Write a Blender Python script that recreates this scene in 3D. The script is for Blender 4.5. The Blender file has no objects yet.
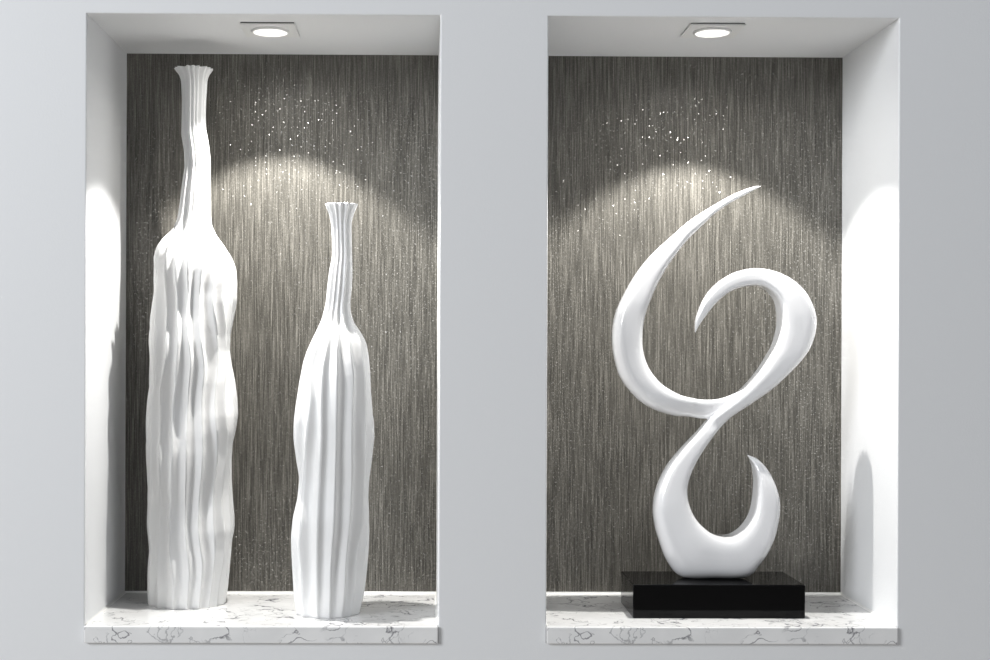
import bpy, bmesh, math, random
import numpy as np
from mathutils import Vector, Matrix

# ------------------------------------------------------------------ camera
F_PX, DIST = 1330.0, 2.31                 # focal length in px of the 990 px frame, distance to the wall (m)
YAW, ROLL = 0.0094, 0.00376
SHX, SHY = 60.46, 20.82                   # lens shift in px
FLOOR_Z = 1.0                             # top of the stone shelves
CAM = Vector((0.0, -DIST, FLOOR_Z + 0.478))
fw = Vector((math.sin(YAW), math.cos(YAW), 0.0))
rg = Vector((math.cos(YAW), -math.sin(YAW), 0.0))
up = rg.cross(fw)
rt = math.cos(ROLL) * rg + math.sin(ROLL) * up
ut = -math.sin(ROLL) * rg + math.cos(ROLL) * up

scene = bpy.context.scene
COL = scene.collection
cd = bpy.data.cameras.new('camera')
cam = bpy.data.objects.new('camera', cd)
COL.objects.link(cam)
cd.sensor_width = 36.0
cd.lens = F_PX * 36.0 / 990.0
cd.shift_x = SHX / 990.0
cd.shift_y = SHY / 990.0
cd.clip_start = 0.05
m = Matrix((rt, ut, -fw)).transposed().to_4x4()
m.translation = CAM
cam.matrix_world = m
scene.camera = cam

# ------------------------------------------------------------------ world, light, exposure
world = bpy.data.worlds.new('world')
scene.world = world
world.use_nodes = True
wn = world.node_tree.nodes
wn['Background'].inputs['Color'].default_value = (0.91, 0.945, 1.0, 1)
wn['Background'].inputs['Strength'].default_value = 0.34

def area(name, loc, target, sx, sy, power, color):
    ld = bpy.data.lights.new(name, 'AREA')
    ld.shape = 'RECTANGLE'; ld.size = sx; ld.size_y = sy
    ld.energy = power; ld.color = color
    o = bpy.data.objects.new(name, ld); COL.objects.link(o)
    o.location = loc
    o.rotation_euler = (Vector(target) - Vector(loc)).to_track_quat('-Z', 'Y').to_euler()
    return o
area('window_daylight', (-4.3, -3.4, 3.3), (0.2, 0.0, 1.5), 2.0, 2.0, 226, (0.945, 0.97, 1.0))

BEAM_W, CORE_W, SPILL_W = 28.0, 16.0, 2.2
BEAM_COL = (1.0, 0.98, 0.94)

vs = scene.view_settings
vs.view_transform = 'Standard'; vs.look = 'None'; vs.gamma = 1.0
vs.use_curve_mapping = False
vs.exposure = 0.0

# ------------------------------------------------------------------ geometry measured in the photograph (metres)
NX = (-0.5827, 0.0297, 0.2177, 0.8292)    # left niche x0,x1, right niche x0,x1
TOP_Z = FLOOR_Z + 1.0605
DEPTH = 0.312
SLAB = 0.0295

def at(px, py, Y):
    """the point on the vertical plane y = Y seen at photo pixel px, py"""
    a = (float(px) - 495.0 + SHX) / F_PX
    b = -(float(py) - 330.0 - SHY) / F_PX
    d = fw + a * rt + b * ut
    return CAM + d * ((float(Y) - CAM.y) / d.y)

# ------------------------------------------------------------------ helpers
def link(name, bm, mat, parent=None, smooth=False):
    me = bpy.data.meshes.new(name)
    bm.normal_update()
    bm.to_mesh(me); bm.free()
    o = bpy.data.objects.new(name, me)
    COL.objects.link(o)
    if mat: me.materials.append(mat)
    if parent: o.parent = parent
    if smooth:
        for p in me.polygons: p.use_smooth = True
    return o

def tag(o, label, cat, group=None):
    o['label'] = label; o['category'] = cat
    if group: o['group'] = group
    return o

def empty(name, loc):
    o = bpy.data.objects.new(name, None)
    o.empty_display_size = 0.05
    COL.objects.link(o); o.location = loc
    return o

def quad(bm, *pts):
    return bm.faces.new([bm.verts.new(p) for p in pts])

def box(bm, lo, hi, bev=0.0, seg=2):
    r = bmesh.ops.create_cube(bm, size=1.0)
    for v in r['verts']:
        for k in range(3):
            v.co[k] = (lo[k] + hi[k]) / 2 + v.co[k] * (hi[k] - lo[k])
    if bev:
        es = list({e for v in r['verts'] for e in v.link_edges})
        bmesh.ops.bevel(bm, geom=es, offset=bev, segments=seg, profile=0.5, affect='EDGES')

def nodemat(name):
    mt = bpy.data.materials.new(name); mt.use_nodes = True
    nt = mt.node_tree
    return mt, nt, nt.nodes['Principled BSDF']

def N(nt, typ, **kw):
    n = nt.nodes.new(typ)
    for k, v in kw.items():
        if k.startswith('i_'):
            n.inputs[k[2:].replace('_', ' ')].default_value = v
        else:
            setattr(n, k, v)
    return n

def ramp(nt, stops, interp='LINEAR'):
    n = nt.nodes.new('ShaderNodeValToRGB'); cr = n.color_ramp; cr.interpolation = interp
    while len(cr.elements) < len(stops): cr.elements.new(0.5)
    for e, (p, c) in zip(cr.elements, stops):
        e.position = p; e.color = c if len(c) == 4 else (*c, 1)
    return n

# ------------------------------------------------------------------ materials
def mat_paint():
    mt, nt, b = nodemat('wall_paint')
    b.inputs['Base Color'].default_value = (0.805, 0.812, 0.82, 1)
    b.inputs['Roughness'].default_value = 0.55
    tc = N(nt, 'ShaderNodeTexCoord')
    n1 = N(nt, 'ShaderNodeTexNoise', i_Scale=260.0, i_Detail=3.0)
    bp = N(nt, 'ShaderNodeBump', i_Strength=0.12, i_Distance=0.002)
    nt.links.new(tc.outputs['Object'], n1.inputs['Vector'])
    nt.links.new(n1.outputs['Fac'], bp.inputs['Height'])
    nt.links.new(bp.outputs['Normal'], b.inputs['Normal'])
    return mt

def mat_plain(name, col, rough, coat=0.0, metal=0.0):
    mt, nt, b = nodemat(name)
    b.inputs['Base Color'].default_value = (*col, 1)
    b.inputs['Roughness'].default_value = rough
    b.inputs['Metallic'].default_value = metal
    b.inputs['Coat Weight'].default_value = coat
    b.inputs['Coat Roughness'].default_value = 0.03
    return mt

def mat_wallpaper():
    """brown-grey woven strand wallpaper with mica flecks"""
    mt, nt, b = nodemat('strand_wallpaper')
    L = nt.links.new
    tc = N(nt, 'ShaderNodeTexCoord')
    def strand(sx, sz, det):
        mp = N(nt, 'ShaderNodeMapping')
        mp.inputs['Scale'].default_value = (sx, 1.0, sz)
        n = N(nt, 'ShaderNodeTexNoise', i_Scale=1.0, i_Detail=det, i_Roughness=0.65)
        L(tc.outputs['Object'], mp.inputs['Vector']); L(mp.outputs['Vector'], n.inputs['Vector'])
        return n
    a = strand(640.0, 13.0, 1.5)
    c = strand(300.0, 6.0, 1.0)
    d = strand(500.0, 420.0, 1.0)
    ad = N(nt, 'ShaderNodeMath', operation='MULTIPLY_ADD'); ad.inputs[1].default_value = 0.13
    L(c.outputs['Fac'], ad.inputs[0]); L(a.outputs['Fac'], ad.inputs[2])
    ad2 = N(nt, 'ShaderNodeMath', operation='MULTIPLY_ADD'); ad2.inputs[1].default_value = 0.30
    L(d.outputs['Fac'], ad2.inputs[0]); L(ad.outputs[0], ad2.inputs[2])
    rp = ramp(nt, [(0.40, (0.033, 0.031, 0.026)), (0.72, (0.104, 0.098, 0.085)), (1.0, (0.25, 0.237, 0.21))])
    L(ad2.outputs[0], rp.inputs['Fac'])
    L(rp.outputs['Color'], b.inputs['Base Color'])
    b.inputs['Roughness'].default_value = 0.45
    b.inputs['Specular IOR Level'].default_value = 0.35
    bp = N(nt, 'ShaderNodeBump', i_Strength=0.25, i_Distance=0.001)
    L(ad2.outputs[0], bp.inputs['Height']); L(bp.outputs['Normal'], b.inputs['Normal'])
    # mica flecks: tiny mirrors, each tilted its own way
    mp = N(nt, 'ShaderNodeMapping'); mp.inputs['Rotation'].default_value = (math.radians(90), 0, 0)
    L(tc.outputs['Object'], mp.inputs['Vector'])
    vo = N(nt, 'ShaderNodeTexVoronoi', voronoi_dimensions='2D', feature='F1', i_Scale=140.0)
    L(mp.outputs['Vector'], vo.inputs['Vector'])
    lt = N(nt, 'ShaderNodeMath', operation='LESS_THAN'); lt.inputs[1].default_value = 0.15
    L(vo.outputs['Distance'], lt.inputs[0])
    wh = N(nt, 'ShaderNodeTexWhiteNoise', noise_dimensions='2D'); L(vo.outputs['Position'], wh.inputs['Vector'])
    pick = N(nt, 'ShaderNodeMath', operation='LESS_THAN'); pick.inputs[1].default_value = 0.9
    L(wh.outputs['Value'], pick.inputs[0])
    both = N(nt, 'ShaderNodeMath', operation='MULTIPLY'); L(lt.outputs[0], both.inputs[0]); L(pick.outputs[0], both.inputs[1])
    geo = N(nt, 'ShaderNodeNewGeometry')
    sub = N(nt, 'ShaderNodeVectorMath', operation='SUBTRACT'); sub.inputs[1].default_value = (0.5, 0.5, 0.5)
    L(vo.outputs['Color'], sub.inputs[0])
    sc = N(nt, 'ShaderNodeVectorMath', operation='SCALE'); sc.inputs['Scale'].default_value = 0.50
    L(sub.outputs[0], sc.inputs[0])
    av = N(nt, 'ShaderNodeVectorMath', operation='ADD')
    L(geo.outputs['Normal'], av.inputs[0]); L(sc.outputs[0], av.inputs[1])
    nm = N(nt, 'ShaderNodeVectorMath', operation='NORMALIZE'); L(av.outputs[0], nm.inputs[0])
    gl = N(nt, 'ShaderNodeBsdfAnisotropic')
    gl.inputs['Color'].default_value = (0.18, 0.178, 0.17, 1); gl.inputs['Roughness'].default_value = 0.27
    L(nm.outputs[0], gl.inputs['Normal'])
    fc = N(nt, 'ShaderNodeMix', data_type='RGBA')
    L(both.outputs[0], fc.inputs['Factor']); fc.inputs[6].default_value = (0, 0, 0, 1); fc.inputs[7].default_value = (0.24, 0.237, 0.228, 1)
    L(fc.outputs[2], gl.inputs['Color'])
    mx = N(nt, 'ShaderNodeAddShader')
    L(b.outputs[0], mx.inputs[0]); L(gl.outputs[0], mx.inputs[1])
    L(mx.outputs[0], nt.nodes['Material Output'].inputs['Surface'])
    return mt

def mat_stone():
    """white quartz with thin broken grey veins"""
    mt, nt, b = nodemat('veined_quartz')
    L = nt.links.new
    tc = N(nt, 'ShaderNodeTexCoord')
    w = N(nt, 'ShaderNodeTexNoise', i_Scale=13.0, i_Detail=5.0)
    L(tc.outputs['Object'], w.inputs['Vector'])
    ws = N(nt, 'ShaderNodeVectorMath', operation='SCALE'); ws.inputs['Scale'].default_value = 0.14
    L(w.outputs['Color'], ws.inputs[0])
    wa = N(nt, 'ShaderNodeVectorMath', operation='ADD')
    L(tc.outputs['Object'], wa.inputs[0]); L(ws.outputs[0], wa.inputs[1])
    def vein(scale, width, seed):
        mp = N(nt, 'ShaderNodeMapping'); mp.inputs['Location'].default_value = (seed, seed * 2, seed)
        mp.inputs['Scale'].default_value = (1.0, 2.2, 2.0)
        L(wa.outputs[0], mp.inputs['Vector'])
        n = N(nt, 'ShaderNodeTexNoise', i_Scale=scale, i_Detail=2.0, i_Roughness=0.55)
        L(mp.outputs['Vector'], n.inputs['Vector'])
        s = N(nt, 'ShaderNodeMath', operation='SUBTRACT'); s.inputs[1].default_value = 0.5
        L(n.outputs['Fac'], s.inputs[0])
        ab = N(nt, 'ShaderNodeMath', operation='ABSOLUTE'); L(s.outputs[0], ab.inputs[0])
        mr = N(nt, 'ShaderNodeMapRange'); mr.inputs['From Min'].default_value = 0.0; mr.inputs['From Max'].default_value = width
        mr.inputs['To Min'].default_value = 1.0; mr.inputs['To Max'].default_value = 0.0
        L(ab.outputs[0], mr.inputs['Value'])
        mk = N(nt, 'ShaderNodeTexNoise', i_Scale=scale * 1.7, i_Detail=2.0)
        mp2 = N(nt, 'ShaderNodeMapping'); mp2.inputs['Location'].default_value = (seed + 5, seed, 3)
        L(tc.outputs['Object'], mp2.inputs['Vector']); L(mp2.outputs['Vector'], mk.inputs['Vector'])
        mm = N(nt, 'ShaderNodeMapRange'); mm.inputs['From Min'].default_value = 0.43; mm.inputs['From Max'].default_value = 0.54
        L(mk.outputs['Fac'], mm.inputs['Value'])
        mu = N(nt, 'ShaderNodeMath', operation='MULTIPLY'); L(mr.outputs[0], mu.inputs[0]); L(mm.outputs[0], mu.inputs[1])
        return mu
    v1 = vein(6.0, 0.014, 0.37); v2 = vein(12.0, 0.018, 4.1)
    h = N(nt, 'ShaderNodeMath', operation='MULTIPLY'); h.inputs[1].default_value = 0.6; L(v2.outputs[0], h.inputs[0])
    mxm = N(nt, 'ShaderNodeMath', operation='MAXIMUM'); L(v1.outputs[0], mxm.inputs[0]); L(h.outputs[0], mxm.inputs[1])
    cl = N(nt, 'ShaderNodeTexNoise', i_Scale=14.0, i_Detail=3.0); L(tc.outputs['Object'], cl.inputs['Vector'])
    cr = ramp(nt, [(0.35, (0.78, 0.78, 0.775)), (0.65, (0.86, 0.857, 0.85))]); L(cl.outputs['Fac'], cr.inputs['Fac'])
    mix = N(nt, 'ShaderNodeMix', data_type='RGBA')
    L(mxm.outputs[0], mix.inputs['Factor']); L(cr.outputs['Color'], mix.inputs[6])
    mix.inputs[7].default_value = (0.16, 0.16, 0.175, 1)
    L(mix.outputs[2], b.inputs['Base Color'])
    b.inputs['Roughness'].default_value = 0.12
    return mt

def mat_emit(name, col, s):
    mt, nt, b = nodemat(name)
    b.inputs['Base Color'].default_value = (0.8, 0.8, 0.8, 1)
    b.inputs['Emission Color'].default_value = (*col, 1)
    b.inputs['Emission Strength'].default_value = s
    return mt

PAINT = mat_paint()
PAPER = mat_wallpaper()
STONE = mat_stone()
CERAMIC = mat_plain('white_ceramic', (0.82, 0.82, 0.815), 0.36)
GLOSS_WHITE = mat_plain('white_lacquer', (0.80, 0.80, 0.81), 0.25, coat=1.0)
BLACK = mat_plain('black_lacquer', (0.002, 0.002, 0.0022), 0.05)
BLACK.node_tree.nodes['Principled BSDF'].inputs['Specular IOR Level'].default_value = 0.2
CAULK = mat_plain('white_caulk', (0.85, 0.85, 0.83), 0.5)
WHITE_METAL = mat_plain('white_enamel', (0.80, 0.80, 0.79), 0.35)
SHADOW_GAP = mat_plain('grey_shadow_gap', (0.16, 0.16, 0.16), 0.7)  # dark grey stands in for the shade between plate and ceiling
LENS = mat_emit('lamp_lens', (1.0, 0.97, 0.92), 5.0)
FLOORM = mat_plain('floor_planks', (0.40, 0.37, 0.33), 0.5)

# ------------------------------------------------------------------ structure
CH = 0.0025            # eased edge of the openings
PLATE = 0.098          # downlight plate
LAMPS = [at(270.5, 29.0, 0.1), at(712.0, 29.5, 0.1)]
def on_ceiling(px, py):
    a = (px - 495.0 + SHX) / F_PX; b = -(py - 330.0 - SHY) / F_PX
    d = fw + a * rt + b * ut
    return CAM + d * ((TOP_Z - CAM.z) / d.z)
LAMPS = [on_ceiling(270.3, 28.6), on_ceiling(712.3, 29.4)]

def build_wall():
    bm = bmesh.new()
    XL, XR, ZH = -2.4, 2.5, 2.75
    zb, zt = FLOOR_Z - SLAB, TOP_Z
    xs = [XL, NX[0] - CH, NX[1] + CH, NX[2] - CH, NX[3] + CH, XR]
    zs = [0.0, zb, zt + CH, ZH]
    for i in range(5):
        for k in range(3):
            if k == 1 and i in (1, 3): continue
            quad(bm, (xs[i], 0, zs[k]), (xs[i + 1], 0, zs[k]), (xs[i + 1], 0, zs[k + 1]), (xs[i], 0, zs[k + 1]))
    for j, (x0, x1) in enumerate(((NX[0], NX[1]), (NX[2], NX[3]))):
        # eased edges
        ring = []
        for s in range(4):
            t = s / 3 * math.pi / 2
            o = CH * (1 - math.sin(t)); y = CH * (1 - math.cos(t))
            ring.append([(x0 - o, y, zb), (x0 - o, y, zt + o), (x1 + o, y, zt + o), (x1 + o, y, zb)])
        for s in range(3):
            for e in range(3):
                quad(bm, ring[s][e], ring[s][e + 1], ring[s + 1][e + 1], ring[s + 1][e])
        D = DEPTH
        quad(bm, (x0, CH, zb), (x0, CH, zt), (x0, D, zt), (x0, D, zb))
        quad(bm, (x1, CH, zb), (x1, D, zb), (x1, D, zt), (x1, CH, zt))
        quad(bm, (x0, CH, zb), (x0, D, zb), (x1, D, zb), (x1, CH, zb))
        # niche ceiling with a square cut-out for its downlight
        lx, ly = LAMPS[j].x, LAMPS[j].y
        h = 0.041
        cx = [x0, lx - h, lx + h, x1]; cy = [CH, ly - h, ly + h, D]
        for a in range(3):
            for b in range(3):
                if a == 1 and b == 1: continue
                quad(bm, (cx[a], cy[b], zt), (cx[a], cy[b + 1], zt), (cx[a + 1], cy[b + 1], zt), (cx[a + 1], cy[b], zt))
        # sides of the cut-out
        T = zt + 0.03
        c = [(lx - h, ly - h), (lx + h, ly - h), (lx + h, ly + h), (lx - h, ly + h)]
        for e in range(4):
            p, q = c[e], c[(e + 1) % 4]
            quad(bm, (*p, zt), (*q, zt), (*q, T), (*p, T))
        quad(bm, *[(*p, T) for p in c])
    # outer shell of the wall's thickness
    Y2 = 0.36
    quad(bm, (XL, 0, 0), (XL, 0, ZH), (XL, Y2, ZH), (XL, Y2, 0))
    quad(bm, (XR, 0, 0), (XR, Y2, 0), (XR, Y2, ZH), (XR, 0, ZH))
    quad(bm, (XL, 0, ZH), (XR, 0, ZH), (XR, Y2, ZH), (XL, Y2, ZH))
    quad(bm, (XL, Y2, 0), (XL, Y2, ZH), (XR, Y2, ZH), (XR, Y2, 0))
    bmesh.ops.remove_doubles(bm, verts=bm.verts[:], dist=1e-5)
    o = link('wall_front', bm, PAINT); o['kind'] = 'structure'
build_wall()

for nm, x0, x1 in (('wall_back_left', NX[0], NX[1]), ('wall_back_right', NX[2], NX[3])):
    bm = bmesh.new()
    box(bm, (x0 - 0.0002, DEPTH - 0.0005, FLOOR_Z - SLAB), (x1 + 0.0002, DEPTH + 0.012, TOP_Z + 0.0002))
    o = link(nm, bm, PAPER); o['kind'] = 'structure'

# thin caulk bead round the shelf inside each niche
for n, (x0, x1) in enumerate(((NX[0], NX[1]), (NX[2], NX[3])), 1):
    bm = bmesh.new()
    w = 0.0035
    y = DEPTH - 0.0005
    prof = [(0, 0), (w, 0), (w * 0.35, w * 0.35), (0, w)]
    def run(p0, p1, nrm):
        rows = []
        for P in (p0, p1):
            rows.append([bm.verts.new((P[0] + nrm[0] * a, P[1] + nrm[1] * a, P[2] + c)) for a, c in prof])
        for k in range(4):
            bm.faces.new((rows[0][k], rows[1][k], rows[1][(k + 1) % 4], rows[0][(k + 1) % 4]))
        bm.faces.new(rows[0]); bm.faces.new(rows[1][::-1])
    z = FLOOR_Z
    run((x0, y, z), (x1, y, z), (0, -1))
    run((x0, 0.004, z), (x0, y, z), (1, 0))
    run((x1, 0.004, z), (x1, y, z), (-1, 0))
    bmesh.ops.recalc_face_normals(bm, faces=bm.faces[:])
    o = link('trim_%d' % n, bm, CAULK); o['kind'] = 'structure'

bm = bmesh.new(); box(bm, (-2.4, -9.0, -0.05), (2.5, 0.0, 0.0))
o = link('floor', bm, FLOORM); o['kind'] = 'structure'

# ------------------------------------------------------------------ stone shelves
for x0, x1, lab in ((NX[0], NX[1], 'white grey-veined quartz shelf slab under the two ribbed white vases'),
                    (NX[2], NX[3], 'white grey-veined quartz shelf slab under the black sculpture plinth')):
    bm = bmesh.new()
    box(bm, (x0 + 0.0002, -0.007, FLOOR_Z - SLAB), (x1 - 0.0002, DEPTH - 0.0006, FLOOR_Z), 0.0018)
    for v in bm.verts: v.co.z -= FLOOR_Z; v.co.x -= x0
    o = link('stone_shelf', bm, STONE)
    o.location = (x0, 0, FLOOR_Z)
    tag(o, lab, 'shelf', 'veined stone shelves of the niches')

# ------------------------------------------------------------------ recessed downlights
def downlight(P, label):
    root = empty('recessed_downlight', (P.x, P.y, TOP_Z))
    tag(root, label, 'ceiling light', 'square recessed downlights in the niches')
    SEG = 48; R = 0.0315
    def plate(bm, half, z0, z1, hole):
        # square plate with a round hole
        def sq(t):
            c, s = math.cos(t), math.sin(t); k = half / max(abs(c), abs(s)); return (c * k, s * k)
        rings = []
        for z, kind in ((z1, 'o'), (z0, 'o'), (z0, 'i'), (z1, 'i')):
            row = []
            for i in range(SEG):
                t = 2 * math.pi * (i + 0.0) / SEG + math.pi / 4
                p = sq(t) if kind == 'o' else (hole * math.cos(t), hole * math.sin(t))
                row.append(bm.verts.new((p[0], p[1], z)))
            rings.append(row)
        for a in range(4):
            A, B = rings[a], rings[(a + 1) % 4]
            for i in range(SEG):
                bm.faces.new((A[i], A[(i + 1) % SEG], B[(i + 1) % SEG], B[i]))
        bmesh.ops.recalc_face_normals(bm, faces=bm.faces[:])
    bm = bmesh.new(); plate(bm, PLATE / 2, -0.0042, -0.0022, R); link('trim_plate', bm, WHITE_METAL, root)
    bm = bmesh.new(); plate(bm, PLATE / 2 - 0.0015, -0.0022, 0.0, R + 0.001); g = link('shadow_gap', bm, SHADOW_GAP, root)  # added thin layer, coloured dark to paint the shadow gap above the plate
    g['label'] = 'dark grey strip painted as the shadow gap'
    # reflector: a flared white cup above the hole
    bm = bmesh.new()
    pr = [(R + 0.0030, -0.0042), (R + 0.0018, -0.0078), (R - 0.0005, -0.0082), (R - 0.002, -0.0060), (R - 0.0035, 0.006), (R - 0.0045, 0.015), (R - 0.0045, 0.019), (R + 0.0005, 0.019), (R + 0.0005, -0.0030)]
    rows = [[bm.verts.new((r * math.cos(2 * math.pi * i / SEG), r * math.sin(2 * math.pi * i / SEG), z)) for i in range(SEG)] for r, z in pr]
    for a in range(len(pr)):
        A, B = rows[a], rows[(a + 1) % len(pr)]
        for i in range(SEG):
            bm.faces.new((A[i], A[(i + 1) % SEG], B[(i + 1) % SEG], B[i]))
    bmesh.ops.recalc_face_normals(bm, faces=bm.faces[:])
    link('reflector_cup', bm, WHITE_METAL, root, True)
    bm = bmesh.new()
    bmesh.ops.create_cone(bm, cap_ends=True, segments=SEG, radius1=R - 0.006, radius2=R - 0.006, depth=0.002,
                          matrix=Matrix.Translation((0, 0, 0.0135)))
    l = link('lens', bm, LENS, root); l['label'] = 'frosted lamp lens'
    for nm, pw, ang, bl, rad in (('beam_light', BEAM_W, 97, 0.26, 0.007), ('core_light', CORE_W, 74, 1.0, 0.007), ('spill_light', SPILL_W, 166, 0.9, 0.007)):
        ld = bpy.data.lights.new(nm, 'SPOT'); ld.energy = pw; ld.color = BEAM_COL
        ld.spot_size = math.radians(ang); ld.spot_blend = bl; ld.shadow_soft_size = rad
        o = bpy.data.objects.new(nm, ld); COL.objects.link(o); o.parent = root
        o.location = (0, 0, -0.003)
downlight(LAMPS[0], 'square white recessed downlight glowing in the niche ceiling above the two vases')
downlight(LAMPS[1], 'square white recessed downlight glowing in the niche ceiling above the curved sculpture')

# ------------------------------------------------------------------ ribbed vases
def smooth(a, k):
    if k < 1: return a
    ker = np.exp(-0.5 * (np.arange(-3 * k, 3 * k + 1) / k) ** 2); ker /= ker.sum()
    p = np.pad(a, 3 * k, mode='edge')
    return np.convolve(p, ker, mode='valid')

def vase(name, left, right, ridges, nrib, Yc, squash, wob, und, flute, ybot, seed, mat):
    """left/right: outline knots (x, y); ridges: knots of the front ribs from left to right"""
    rng = random.Random(seed)
    ROW = 300
    ytop = left[0][1]
    ys = np.linspace(ytop, ybot, ROW)
    pxm = ROW / (ybot - ytop)
    xl = np.interp(ys, [p[1] for p in left], [p[0] for p in left])
    xr = np.interp(ys, [p[1] for p in right], [p[0] for p in right])
    k = max(1, int(3.5 * pxm))
    # keep the flare of the rim crisp
    sl, sr = smooth(xl, k), smooth(xr, k)
    f = np.clip((ys - ytop) / 14.0, 0, 1)
    xl = xl * (1 - f) + sl * f; xr = xr * (1 - f) + sr * f
    xc, R = (xl + xr) / 2, (xr - xl) / 2
    th = []
    for rd in ridges:
        x = np.interp(ys, [p[1] for p in rd], [p[0] for p in rd])
        y0, y1 = rd[0][1], rd[-1][1]
        u = np.clip((x - xc) / R, -0.93, 0.93)
        i0, i1 = np.searchsorted(ys, y0), min(ROW - 1, np.searchsorted(ys, y1))
        u[:i0] = u[i0]; u[i1:] = u[i1]
        th.append(smooth(np.arcsin(u), int(7 * pxm)))
    nh = nrib - len(ridges)
    a, b = th[-1], th[0] + 2 * math.pi
    for j in range(1, nh + 1):
        t = j / (nh + 1)
        ph = rng.uniform(0, 6.28)
        th.append(a + (b - a) * t + wob * np.sin(ys / und * 2 * math.pi + ph) * math.sin(math.pi * t) ** 0.5)
    th = np.array(th)
    # neck sway
    K = 10
    bm = bmesh.new()
    rows = []
    for i in range(ROW):
        P = at(xc[i], ys[i], Yc)
        s = (at(xc[i] + 1, ys[i], Yc) - P).length
        Rm = R[i] * s * 1.012
        P.z = max(P.z, FLOOR_Z)
        if i == ROW - 1: P.z = FLOOR_Z
        body = min(1, max(0, (ys[i] - bodytop[name]) / 40.0)) * min(1, max(0, (ybot - ys[i]) / 70.0))
        foot = 0.30 + 0.70 * min(1, max(0, (ybot - ys[i]) / 55.0))
        row = []
        for r_ in range(nrib):
            t0 = th[r_][i]; t1 = th[(r_ + 1) % nrib][i]
            if r_ == nrib - 1: t1 += 2 * math.pi
            for q in range(K):
                tt = q / K
                t = t0 + (t1 - t0) * tt
                gap = (t1 - t0) / (2 * math.pi / nrib)
                rr = 1 - flute * (1.4 - 0.4 * body) * min(1.5, max(0.3, gap)) * (math.sin(math.pi * (0.12 * math.sin(math.pi * tt) + tt)) ** 0.95) * foot
                # each rib swells and pinches with its own phase
                front = max(0.0, math.cos(t)) ** 0.6
                ph = 0.3 * math.sin(r_ * 2.3 + seed) + 0.5 * t
                rr *= 1 + swell[name] * body * front * math.cos(2 * math.pi * (ys[i] - swell0[name]) / und + ph * phk[name])
                row.append((P.x + Rm * rr * math.sin(t), Yc - squash * Rm * rr * math.cos(t), P.z))
        rows.append(row)
    M = nrib * K
    base = Vector((0, 0, 0))
    cx = sum(p[0] for p in rows[-1]) / M
    org = Vector((cx, Yc, FLOOR_Z))
    vr = [[bm.verts.new(Vector(p) - org) for p in row] for row in rows]
    for i in range(ROW - 1):
        A, B = vr[i], vr[i + 1]
        for j in range(M):
            bm.faces.new((A[j], B[j], B[(j + 1) % M], A[(j + 1) % M]))
    bm.faces.new(vr[-1])
    # rolled lip and the inside of the neck
    prev = vr[0]
    for dep, kk in ((0, 0.86), (4, 0.80), (16, 0.70), (60, 0.66), (90, 0.60)):
        c = Vector((sum(v.co.x for v in vr[dep]) / M, sum(v.co.y for v in vr[dep]) / M, vr[dep][0].co.z))
        new = [bm.verts.new(c + (v.co - c) * kk) for v in vr[dep]]
        for j in range(M):
            bm.faces.new((prev[(j + 1) % M], new[(j + 1) % M], new[j], prev[j]))
        prev = new
    bm.faces.new(prev)
    bmesh.ops.recalc_face_normals(bm, faces=bm.faces[:])
    o = link(name, bm, mat, None, True)
    o.location = org
    return o

bodytop = {'tall_ribbed_vase': 232, 'short_ribbed_vase': 335}
swell = {'tall_ribbed_vase': 0.085, 'short_ribbed_vase': 0.045}
swell0 = {'tall_ribbed_vase': 243, 'short_ribbed_vase': 375}
phk = {'tall_ribbed_vase': 1.0, 'short_ribbed_vase': 1.3}

tl = [(174.5, 68.6), (176.2, 71.5), (179, 74.5), (181.2, 80), (182.2, 99), (182, 118), (181.6, 134.5), (184.2, 151), (184.8, 167), (182, 186),
      (180, 203), (177.3, 219), (174, 228.6), (163, 238.7), (156.6, 248), (154, 258), (154.4, 274), (155.6, 293), (154, 309), (151, 325),
      (149, 344), (149.3, 369), (150, 388), (149.3, 410), (148, 427), (146.5, 445), (146.3, 462), (147.5, 480), (149.6, 504), (149, 525),
      (149.8, 549.5), (148.6, 574), (148, 591), (149, 603)]
tr = [(213, 68.6), (211.3, 71.5), (209, 74.5), (207.2, 80), (206.2, 99), (205.6, 113), (205.8, 129), (208.4, 143), (210.2, 159), (210.5, 186),
      (211, 203), (211, 219), (212, 226), (216.5, 235.5), (223.5, 245), (231.5, 258), (236.4, 270.5), (237.6, 283), (236.4, 302), (233.2, 318),
      (230, 334), (229.2, 350), (231.3, 366), (234.6, 382), (236.6, 398), (237.4, 415), (235.2, 430), (232, 443), (230.9, 459), (231, 480),
      (232, 497), (233.7, 515), (233.7, 528.6), (231.6, 539), (230, 560), (228, 584), (225, 603)]
trd = [[(167, 245), (160, 262), (157.6, 280), (158, 298), (159, 322), (162, 345), (162, 357), (160, 377), (156.5, 397), (154.8, 412), (155.6, 439), (156.5, 460), (155, 490), (152.5, 510), (152, 540)],
       [(179, 229), (174.5, 251), (171, 274.5), (169.2, 300), (172, 322), (174.8, 342), (175.4, 354), (171, 374), (165.5, 390), (163.6, 406), (166, 435), (168, 455), (168.4, 473), (164.5, 500), (160.8, 516), (162, 549), (164, 580)],
       [(187, 236), (182.7, 260), (181.5, 284), (183.6, 316), (186, 340), (185, 357), (182.7, 385), (178.2, 403), (179, 428), (181, 450), (179, 480), (174.5, 515), (177, 545), (181, 576)],
       [(195.5, 240), (194, 275), (193.6, 307), (195, 336), (197.6, 363), (194.6, 394), (194, 430), (193, 467), (191, 522), (196, 563)],
       [(209, 256), (205.8, 296), (206, 341), (210.2, 370), (208.8, 403), (208.6, 435), (207, 473), (204.5, 525), (208, 560)],
       [(222.5, 255), (219, 296), (220, 340), (222.6, 366), (221, 421), (220, 478), (219, 541)]]
v = vase('tall_ribbed_vase', tl, tr, trd, 20, 0.205, 0.92, 0.10, 107.0, 0.150, 603.0, 3, CERAMIC)
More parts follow.
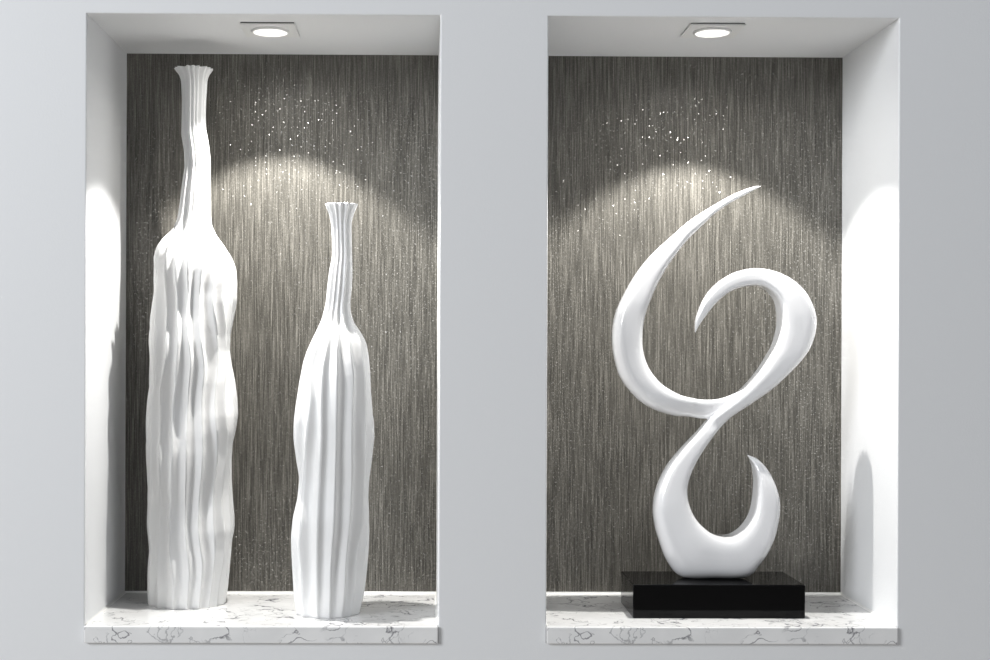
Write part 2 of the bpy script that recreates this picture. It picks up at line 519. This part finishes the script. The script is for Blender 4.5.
tag(v, 'tall white ceramic bottle vase with wavy ribs, the taller of the two', 'vase')

sl_ = [(325.3, 204), (326.4, 208), (328.7, 213), (331, 222), (332, 240), (332, 257), (329.4, 270), (327.3, 287), (326, 303), (321.7, 320), (313.6, 337),
      (307.3, 350), (302.8, 363), (300, 380), (297.4, 397), (296, 408), (294.8, 420), (294.5, 439), (296.3, 459), (298.6, 479), (296.8, 498.5),
      (292.8, 518), (291.3, 538), (292, 558), (293, 577), (293.6, 597), (296, 612)]
sr_ = [(358, 204), (356.5, 208), (354, 213), (351.6, 222), (351.7, 240), (352.2, 257), (352.6, 273), (352, 290), (350.2, 303), (351, 313), (354, 323),
      (361.5, 333), (366.6, 343), (368.7, 357), (370, 373), (371, 390), (373, 408), (374.7, 422), (374.5, 439), (371.8, 459), (368.6, 479), (368, 498),
      (369.8, 518), (370, 530), (368.5, 550), (366.6, 569.5), (364.6, 589), (359.5, 612)]
srd = [[(311, 368), (313.4, 398), (311, 428), (306.6, 455), (304.6, 484), (303, 515), (302, 545), (304, 576)],
       [(330, 337), (325.5, 369), (324, 405), (323.4, 444), (321.5, 490), (319, 552), (320, 587)],
       [(339, 344), (339.5, 398), (338.6, 444), (337, 484), (336.5, 524), (333, 564), (332, 599)],
       [(351, 344), (355, 375), (355, 421), (353, 484), (352, 524), (348, 564), (345, 601)],
       [(363.4, 353), (365.7, 385), (368, 410), (367, 444), (364.8, 484), (364, 524), (358, 560)]]
v = vase('short_ribbed_vase', sl_, sr_, srd, 15, 0.117, 0.95, 0.08, 120.0, 0.135, 612.0, 8, CERAMIC)
tag(v, 'short white ceramic bottle vase with wavy ribs, the smaller of the two', 'vase')

# ------------------------------------------------------------------ curved sculpture on its plinth
YS = 0.142
B0 = at(633, 617, 0.069); B1 = at(805.3, 617, 0.069)
BZ = at(633, 584.6, 0.069).z
root = empty('abstract_sculpture', ((B0.x + B1.x) / 2, YS, FLOOR_Z))
tag(root, 'glossy white curling abstract sculpture on a black rectangular plinth', 'sculpture')

def stations(pts, sub=6):
    """Catmull-Rom through rows of (ax, ay, bx, by)"""
    P = np.array(pts, float)
    P = np.vstack([2 * P[0] - P[1], P, 2 * P[-1] - P[-2]])
    out = []
    for i in range(1, len(P) - 2):
        for s in range(sub):
            t = s / sub
            a, b, c, d = P[i - 1], P[i], P[i + 1], P[i + 2]
            out.append(0.5 * (2 * b + (c - a) * t + (2 * a - 5 * b + 4 * c - d) * t * t + (3 * b - a - 3 * c + d) * t ** 3))
    out.append(P[-2])
    return out

VP = (495 - SHX, 330 + SHY)
def sweep(bm, pts, thick, sides):
    SEC = 64
    rows = []
    st = stations(pts)
    for k, (ax, ay, bx, by) in enumerate(st):
        s = k / (len(st) - 1)
        a0, b0 = at(ax, ay, YS), at(bx, by, YS)
        w = (b0 - a0).length
        h = thick(s, w)
        # the outline is seen on the front or the back rim of the edge: allow for it
        def fix(px, py, qx, qy, nn):
            ox, oy = px - qx, py - qy; L = math.hypot(ox, oy) or 1
            rx, ry = px - VP[0], py - VP[1]; Lr = math.hypot(rx, ry) or 1
            c = (ox * rx + oy * ry) / (L * Lr)
            Y = YS - (0.33 + 0.09 * (nn - 2.5)) * h * max(-1, min(1, c * 1.6))
            p = at(px, py, Y); return Vector((p.x, YS, p.z))
        if w > 0.003:
            a, b = fix(ax, ay, bx, by, sides(s)[0]), fix(bx, by, ax, ay, sides(s)[1])
        else:
            a, b = a0, b0
        mid = (a + b) / 2; dv = (b - a) / 2
        row = []
        for i in range(SEC):
            ph = 2 * math.pi * i / SEC
            c, q = math.cos(ph), math.sin(ph)
            n0, n1 = sides(s)
            n = n1 * (0.5 + 0.5 * c) + n0 * (0.5 - 0.5 * c)
            e = 2 / n
            u = math.copysign(abs(c) ** e, c); v_ = math.copysign(abs(q) ** e, q)
            row.append(bm.verts.new(mid + dv * u + Vector((0, h * v_, 0)) - root.location))
        rows.append(row)
    for k in range(len(rows) - 1):
        A, B = rows[k], rows[k + 1]
        for i in range(SEC):
            bm.faces.new((A[i], A[(i + 1) % SEC], B[(i + 1) % SEC], B[i]))
    bm.faces.new(rows[0][::-1]); bm.faces.new(rows[-1])

ribbon = [(694.6, 332.6, 695.4, 332.6), (694.8, 321, 699.7, 325), (697.4, 311.5, 704.5, 318), (702.7, 299.4, 711, 309), (711.8, 287.3, 719.5, 299.5),
  (725.5, 276.7, 730, 291.5), (740.6, 270.3, 742, 287.2), (758.8, 268, 754, 286.2), (777, 271.4, 763, 289), (793.6, 279.7, 770, 295.5),
  (807.3, 293.3, 774.3, 303.5), (815.6, 311.5, 776, 315), (817, 325, 775.5, 328), (814, 340, 771, 344.8), (807.5, 353.5, 764, 357.5),
  (794, 369.5, 754, 373), (774, 388, 741, 388), (752.7, 403, 725, 403), (733, 416, 711.5, 414.5), (722.5, 425.5, 704, 422), (716.4, 432.6, 695, 432.6),
  (704.6, 449, 680, 448), (694, 467.5, 665.5, 466), (688.2, 484.6, 655.5, 487), (688, 497.5, 652, 507), (691.5, 510, 653.5, 523),
  (696.5, 519.5, 657.5, 538), (702, 526, 667, 562), (709, 531.5, 682, 578), (717, 534, 714, 580), (728, 533.5, 747, 578.5), (737, 528.5, 760.5, 565),
  (743.5, 521.5, 769.5, 551), (749, 511.5, 776.5, 533), (752, 496, 780.5, 508), (753, 480, 777.3, 489.5), (751.5, 467, 769.2, 471.7),
  (749.3, 460, 758.5, 459.5), (746.8, 454.8, 747.4, 454.6)]
arm = [(761.2, 186, 761, 186.8), (753.6, 186.6, 754.2, 190), (737.7, 192.3, 741, 197.3), (721.8, 200.2, 728, 204.5), (705.9, 209.8, 714, 214.5),
  (690, 219.8, 701.8, 226.4), (672.7, 234.5, 686, 242), (650.9, 254.5, 671, 261.8), (634.5, 274.5, 660, 280), (620, 300, 651, 300),
  (613.5, 317, 645.5, 316), (611.3, 336.4, 643, 333), (612.7, 354.5, 643.6, 351), (618.2, 374.5, 649, 367.3), (627.3, 389, 658.2, 380),
  (640, 401.8, 668, 388), (654.5, 410, 681, 394.8), (672.7, 415.5, 693, 398), (688, 416.6, 703, 399.5), (701, 418.5, 715, 399.3),
  (712, 417.5, 725, 397), (725, 409, 736, 392.5), (738, 399, 746, 387)]
bm = bmesh.new()
def th_r(s, w): return 0.0008 + (0.037 + 0.006 * max(0, s - 0.5)) * math.tanh(0.70 * w / 0.037)
def sstep(x, a, b):
    t = min(1, max(0, (x - a) / (b - a))); return t * t * (3 - 2 * t)
def th_a(s, w): return (0.0008 + 0.035 * math.tanh(0.68 * w / 0.035)) * (1 - 0.72 * sstep(s, 0.66, 0.95))
def side_r(s):                                   # (A side, B side) roundness along the ribbon
    k = sstep(s, 0.40, 0.62)
    return (2.5 * (1 - k) + 5.0 * k, 5.5 * (1 - k) + 2.5 * k)
def side_a(s): return (2.4, 3.6)
sweep(bm, ribbon, th_r, side_r)
sweep(bm, arm, th_a, side_a)
bmesh.ops.recalc_face_normals(bm, faces=bm.faces[:])
body = link('curved_body', bm, GLOSS_WHITE, root)
# fuse the two strokes into one skin
md = body.modifiers.new('fuse', 'REMESH'); md.mode = 'VOXEL'; md.voxel_size = 0.0015; md.use_smooth_shade = True
ms = body.modifiers.new('ease', 'SMOOTH'); ms.factor = 0.5; ms.iterations = 4
bpy.context.view_layer.update()
dg = bpy.context.evaluated_depsgraph_get()
me = bpy.data.meshes.new_from_object(body.evaluated_get(dg))
body.modifiers.clear()
old = body.data; body.data = me; me.name = 'curved_body'; bpy.data.meshes.remove(old)
for p in me.polygons: p.use_smooth = True
# rest the flat foot on the plinth
top = BZ - FLOOR_Z
lowest = min(v.co.z for v in me.vertices)
for v in me.vertices:
    v.co.z += (top - lowest - 0.0008) * max(0.0, 1 - (v.co.z - lowest) / 0.05)

bm = bmesh.new()
box(bm, (B0.x - root.location.x, 0.069 - YS, 0.0), (B1.x - root.location.x, 0.215 - YS, top), 0.0018)
o = link('plinth', bm, BLACK, root); o['label'] = 'glossy black rectangular plinth'
